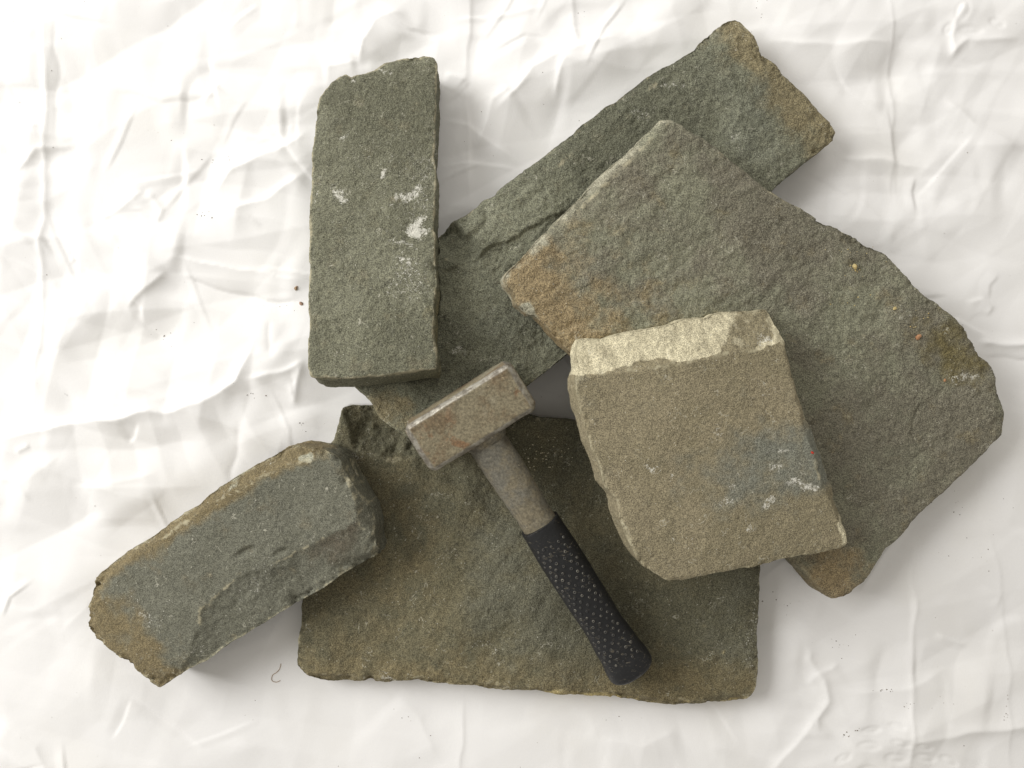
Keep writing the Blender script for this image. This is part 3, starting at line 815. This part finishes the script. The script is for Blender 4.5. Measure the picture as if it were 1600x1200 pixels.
    n.link(n.bump(n.noise(380, 4, 0.65), 0.5, 0.0009), n.b.inputs['Normal'])
    shaft_mat = n.m
    place('shaft', loft(rows, 56, True, 0.0005, 5), shaft_mat)
    # lumpy resin collar where the shaft enters the head
    rows = [(0.0180, 0.0150, 0.0130, 0), (0.0200, 0.0186, 0.0158, 0), (0.0218, 0.0190, 0.0162, 0), (0.0236, 0.0176, 0.0156, 0), (0.0252, 0.0164, 0.0148, 0), (0.0275, 0.0150, 0.0138, 0)]
    place('collar', loft(rows, 120, True, 0.0022, 9), shaft_mat)
    # rubber grip
    def grip_r(x):
        t = (x - gx) / (L - gx)
        pts = [(0.0, 0.0166), (0.02, 0.0168), (0.25, 0.0176), (0.5, 0.0172), (0.68, 0.0166), (0.85, 0.0182), (0.95, 0.0198), (1.0, 0.0200)]
        for (t0, r0), (t1, r1) in zip(pts[:-1], pts[1:]):
            if t <= t1:
                u = (t - t0) / (t1 - t0); u = u * u * (3 - 2 * u)
                return r0 + (r1 - r0) * u
        return pts[-1][1]
    xs_ = list(np.linspace(gx, L - 0.003, 90))
    rows = [(gx - 0.0001, 0.0146, 0.0138, 0), (gx - 0.0001, 0.0162, 0.0150, 0)] + [(x, grip_r(x), grip_r(x) * 0.90, 0) for x in xs_]
    for u in (0.3, 0.6, 0.85, 1.0):
        s = math.sqrt(max(0.0, 1 - u * u))
        rows.append((L - 0.003 + 0.006 * u, 0.0200 * (0.72 + 0.28 * s) * (1 if u < 1 else 0.86), 0.0180 * (0.72 + 0.28 * s) * (1 if u < 1 else 0.86), 0))
    n = NT('black_rubber')
    sc = n.ramp(n.noise(1.0, 5, 0.75, vec=n.scaled((220, 520, 300), 0.4)), 0.57, 0.66)
    sc = n.math('MULTIPLY', sc, n.ramp(n.noise(60, 3, 0.6), 0.38, 0.60))
    c = n.mix(n.math('MULTIPLY', sc, 0.45), n.mix(n.noise(50, 4), lin(33, 33, 33), lin(22, 22, 23)), lin(150, 140, 118))
    n.link(c, n.b.inputs['Base Color'])
    n.link(n.ramp(n.noise(90, 4), 0.3, 0.7, 0.48, 0.68), n.b.inputs['Roughness'])
    n.b.inputs['Specular IOR Level'].default_value = 0.40
    n.link(n.bump(n.noise(300, 4, 0.65), 0.5, 0.0009), n.b.inputs['Normal'])
    grip = place('rubber_grip', loft(rows, 64, True, 0.00018, 15), n.m)
    # little ringed studs moulded on the grip
    V = []; Fs = []
    rs = random.Random(3)
    dx = 0.0047
    nrow = int((L - 0.016 - (gx + 0.016)) / dx)
    for r in range(nrow + 1):
        x0 = gx + 0.016 + r * dx
        R = grip_r(x0); Rz = R * 0.90
        for cidx in range(-2, 3):
            an = math.radians(92 + cidx * 20 + (10 if r % 2 else 0))
            c_, s_ = math.cos(an), math.sin(an)
            pw = 0.86
            pos = np.array([x0 + rs.uniform(-0.0006, 0.0006), R * math.copysign(abs(c_) ** pw, c_), Rz * abs(s_) ** pw])
            nn = np.array([0, c_ / R, s_ / Rz]); nn /= np.linalg.norm(nn)
            t1 = np.array([1.0, 0, 0]); t2 = np.cross(nn, t1)
            k0 = len(V); seg = 10
            sz = rs.uniform(0.78, 1.08)
            for (rad, hgt) in ((0.00135 * sz, -0.0003), (0.00115 * sz, 0.00055), (0.00085 * sz, 0.00070), (0.00055 * sz, 0.00035)):
                for i in range(seg):
                    a = 2 * math.pi * i / seg
                    V.append(pos + nn * hgt + (t1 * math.cos(a) + t2 * math.sin(a)) * rad)
            V.append(pos + nn * 0.00012)
            for k in range(3):
                for i in range(seg):
                    j = (i + 1) % seg
                    Fs.append((k0 + k * seg + i, k0 + k * seg + j, k0 + (k + 1) * seg + j, k0 + (k + 1) * seg + i))
            for i in range(seg):
                Fs.append((k0 + 3 * seg + i, k0 + 3 * seg + (i + 1) % seg, k0 + 4 * seg))
    m = bpy.data.meshes.new('studs'); m.from_pydata([tuple(v) for v in V], [], Fs); m.update()
    # worn grey rims
    idx = np.arange(len(V)) % 41
    per = np.repeat(np.random.default_rng(8).beta(2.0, 1.2, len(V) // 41), 41)
    set_attr(m, 'rim', ((idx >= 10) & (idx < 30)) * per)
    n = NT('worn_rubber')
    f = n.math('MULTIPLY', n.attr('rim'), n.ramp(n.noise(260, 3, 0.6), 0.36, 0.60))
    n.link(n.mix(f, lin(34, 34, 34), lin(124, 119, 107)), n.b.inputs['Base Color'])
    n.b.inputs['Roughness'].default_value = 0.6
    st = place('grip_studs', m, n.m); st['kind'] = 'stuff'
    st.parent = grip
build_hammer()

# ------------------------------------------------------------------ crumbs, grit and a thread
def top_z(S, px, py):
    return S.hit(px, py)

def crumb_mesh(name, size, seed):
    bm = bmesh.new(); bmesh.ops.create_icosphere(bm, subdivisions=2, radius=1.0)
    co = np.array([v.co[:] for v in bm.verts]) + seed * 3.1
    d = 1 + 0.35 * fbm(co, 1.3, 3, 0.6, seed)
    for v, k in zip(bm.verts, d):
        v.co = Vector((v.co.x * k * size, v.co.y * k * size * 0.8, v.co.z * k * size * 0.55))
    me = bpy.data.meshes.new(name); bm.to_mesh(me); bm.free()
    return me

def plain(name, colr, colr2):
    n = NT(name)
    n.link(n.mix(n.ramp(n.noise(600, 3), 0.4, 0.6), colr, colr2), n.b.inputs['Base Color'])
    n.b.inputs['Roughness'].default_value = 0.9
    n.link(n.bump(n.noise(900, 3), 0.5, 0.0005), n.b.inputs['Normal'])
    return n.m
ORANGE = plain('orange_grit', lin(186, 142, 104), lin(160, 114, 80))
YELLOW = plain('yellow_grit', lin(196, 178, 126), lin(172, 150, 98))
BROWN = plain('brown_grit', lin(170, 146, 116), lin(140, 114, 90))
WHITE = plain('pale_grit', lin(220, 212, 190), lin(196, 184, 150))
DARK = plain('dark_grit', lin(136, 126, 112), lin(100, 92, 82))

def crumb(px, py, size_px, mat, S, label, seed):
    p = S.hit(px, py) if S is not None else at(px, py, 0.004)
    if S is None: p[2] = cloth_z(p[0], p[1])
    r = size_px * 0.5 * K * (CAM_H - p[2])
    o = bpy.data.objects.new('stone_crumb', crumb_mesh('stone_crumb', r, seed))
    o.data.materials.append(mat)
    o.location = p + np.array([0, 0, r * 0.35]); o.rotation_euler = (0, 0, seed * 1.3)
    col.objects.link(o)
    tag(o, label, 'crumb', 'loose crumbs of stone')
crumb(464, 451, 6.5, BROWN, None, 'brown crumb on the sheet left of the upright grey block, the upper of two', 1)
crumb(472, 475, 6.5, plain('red_grit', lin(176, 146, 126), lin(150, 120, 102)), None, 'reddish crumb on the sheet touching the upright grey block, the lower of two', 2)
crumb(1434, 527, 10, ORANGE, SC, 'orange crumb on the right side of the large grey slab', 3)
crumb(1335, 417, 9, YELLOW, SC, 'yellow crumb near the upper right edge of the large grey slab', 4)
crumb(1397, 482, 7, YELLOW, SC, 'small yellow crumb above the orange one on the large grey slab', 5)
crumb(1476, 594, 5, ORANGE, SC, 'tiny orange crumb beside white flecks at the right of the large grey slab', 6)
crumb(1269, 707, 5, plain('red_fleck', lin(190, 60, 40), lin(150, 50, 36)), SD, 'tiny red crumb on the right edge of the square tan block', 7)

def grit(name, spots, mat, label, cat, S=None):
    V = []; Fs = []
    for (px, py, size_px) in spots:
        p = S.hit(px, py) if S is not None else at(px, py, 0.0045)
        if S is None: p[2] = cloth_z(p[0], p[1])
        r = size_px * 0.5 * K * (CAM_H - p[2])
        k = len(V)
        ph = random.uniform(0, 6.3)
        for i in range(5):
            a = ph + i * 2 * math.pi / 5; q = r * random.uniform(0.7, 1.25)
            V.append((p[0] + q * math.cos(a), p[1] + q * math.sin(a) * 0.8, p[2] - 0.0001))
        V.append((p[0] + r * 0.1, p[1], p[2] + r * 0.6))
        for i in range(5): Fs.append((k + i, k + (i + 1) % 5, k + 5))
        Fs.append((k + 4, k + 3, k + 2, k + 1, k))
    me = bpy.data.meshes.new(name); me.from_pydata(V, [], Fs); me.update(); me.materials.append(mat)
    o = bpy.data.objects.new(name, me); col.objects.link(o)
    tag(o, label, cat, kind='stuff')
R = random.Random(11)
def cluster(cx, cy, rx, ry, n, s0, s1):
    return [(R.gauss(cx, rx), R.gauss(cy, ry), R.uniform(s0, s1)) for _ in range(n)]
grit('yellow_grit', cluster(1405, 490, 14, 10, 22, 1.5, 3.0) + cluster(1335, 418, 8, 5, 12, 1.5, 3) + cluster(1330, 400, 22, 14, 12, 1.4, 2.6) + cluster(1420, 510, 14, 8, 8, 1.5, 3)
     + cluster(1345, 480, 30, 10, 8, 1.5, 3.2), YELLOW, 'yellow grit scattered on the large grey slab', 'grit', SC)
grit('pale_grit', cluster(853, 716, 20, 14, 46, 1.5, 3.2) + cluster(1000, 905, 14, 10, 10, 1.4, 2.4), WHITE, 'pale grit beside the hammer shaft on the wide slab', 'grit', SA)
sp = []
for _ in range(150): sp.append((R.uniform(-40, 1640), R.uniform(-40, 1240), R.uniform(1.0, 2.2)))
for c in [(395, 618, 12, 8, 8), (1330, 1143, 14, 6, 9), (1440, 1098, 26, 4, 9), (1570, 1110, 4, 14, 10), (1380, 1078, 10, 4, 9), (1310, 1000, 10, 5, 6), (480, 935, 6, 5, 4), (640, 1128, 26, 8, 4),
          (440, 480, 14, 3, 10), (318, 337, 8, 5, 9), (250, 530, 9, 9, 7), (340, 250, 10, 4, 5), (470, 665, 8, 5, 6), (1500, 790, 8, 10, 6), (905, 22, 6, 8, 5), (1190, 10, 6, 12, 6),
          (1540, 870, 30, 20, 8), (975, 1126, 26, 4, 8), (1220, 940, 16, 8, 7), (700, 1010, 0.1, 0.1, 1), (105, 615, 3, 3, 2), (70, 430, 3, 3, 1)]:
    sp += [(R.gauss(c[0], c[2]), R.gauss(c[1], c[3]), R.uniform(1.2, 3.0)) for _ in range(c[4])]
po_all = [S.outline for S in STONES]
def clear(px, py):
    for S in STONES:
        q = S.uv(S.hit(px, py)[None])[0]
        if inside(np.array([q[0]]), np.array([q[1]]), S.outline)[0]: return False
    return True
sp = [s for s in sp if clear(s[0], s[1])]
grit('dirt_specks', sp, DARK, 'dark specks of dirt scattered over the white sheet', 'dirt')

def thread():
    ctrl = [(438, 1038), (436, 1046), (431, 1052), (425, 1056), (424, 1064), (431, 1067), (438, 1064)]
    base = at(431, 1052, 0.004); base[2] = cloth_z(base[0], base[1])
    pts = []
    for k in range(len(ctrl) - 1):
        p0 = ctrl[max(k - 1, 0)]; p1 = ctrl[k]; p2 = ctrl[k + 1]; p3 = ctrl[min(k + 2, len(ctrl) - 1)]
        for i in range(5):
            t = i / 5
            q = [0.5 * (2 * p1[c] + (p2[c] - p0[c]) * t + (2 * p0[c] - 5 * p1[c] + 4 * p2[c] - p3[c]) * t * t + (3 * p1[c] - p0[c] - 3 * p2[c] + p3[c]) * t ** 3) for c in (0, 1)]
            w = at(q[0], q[1], 0.004); w[2] = cloth_z(w[0], w[1]) + 0.0003
            pts.append(w - base)
    pts = np.array(pts); V = []; Fs = []
    for k, p in enumerate(pts):
        d = pts[min(k + 1, len(pts) - 1)] - pts[max(k - 1, 0)]; d /= np.linalg.norm(d)
        a = np.cross(d, (0, 0, 1)); a /= np.linalg.norm(a); b = np.cross(d, a)
        for i in range(6):
            an = i * math.pi / 3
            V.append(tuple(p + 0.00026 * (a * math.cos(an) + b * math.sin(an))))
        if k:
            for i in range(6):
                j = (i + 1) % 6
                Fs.append(((k - 1) * 6 + i, (k - 1) * 6 + j, k * 6 + j, k * 6 + i))
    me = bpy.data.meshes.new('thread'); me.from_pydata(V, [], Fs); me.update(); me.materials.append(BROWN)
    ob = bpy.data.objects.new('thread', me); ob.location = base
    col.objects.link(ob)
    tag(ob, 'short curled brown thread on the sheet beside the wide slab corner', 'thread')
thread()
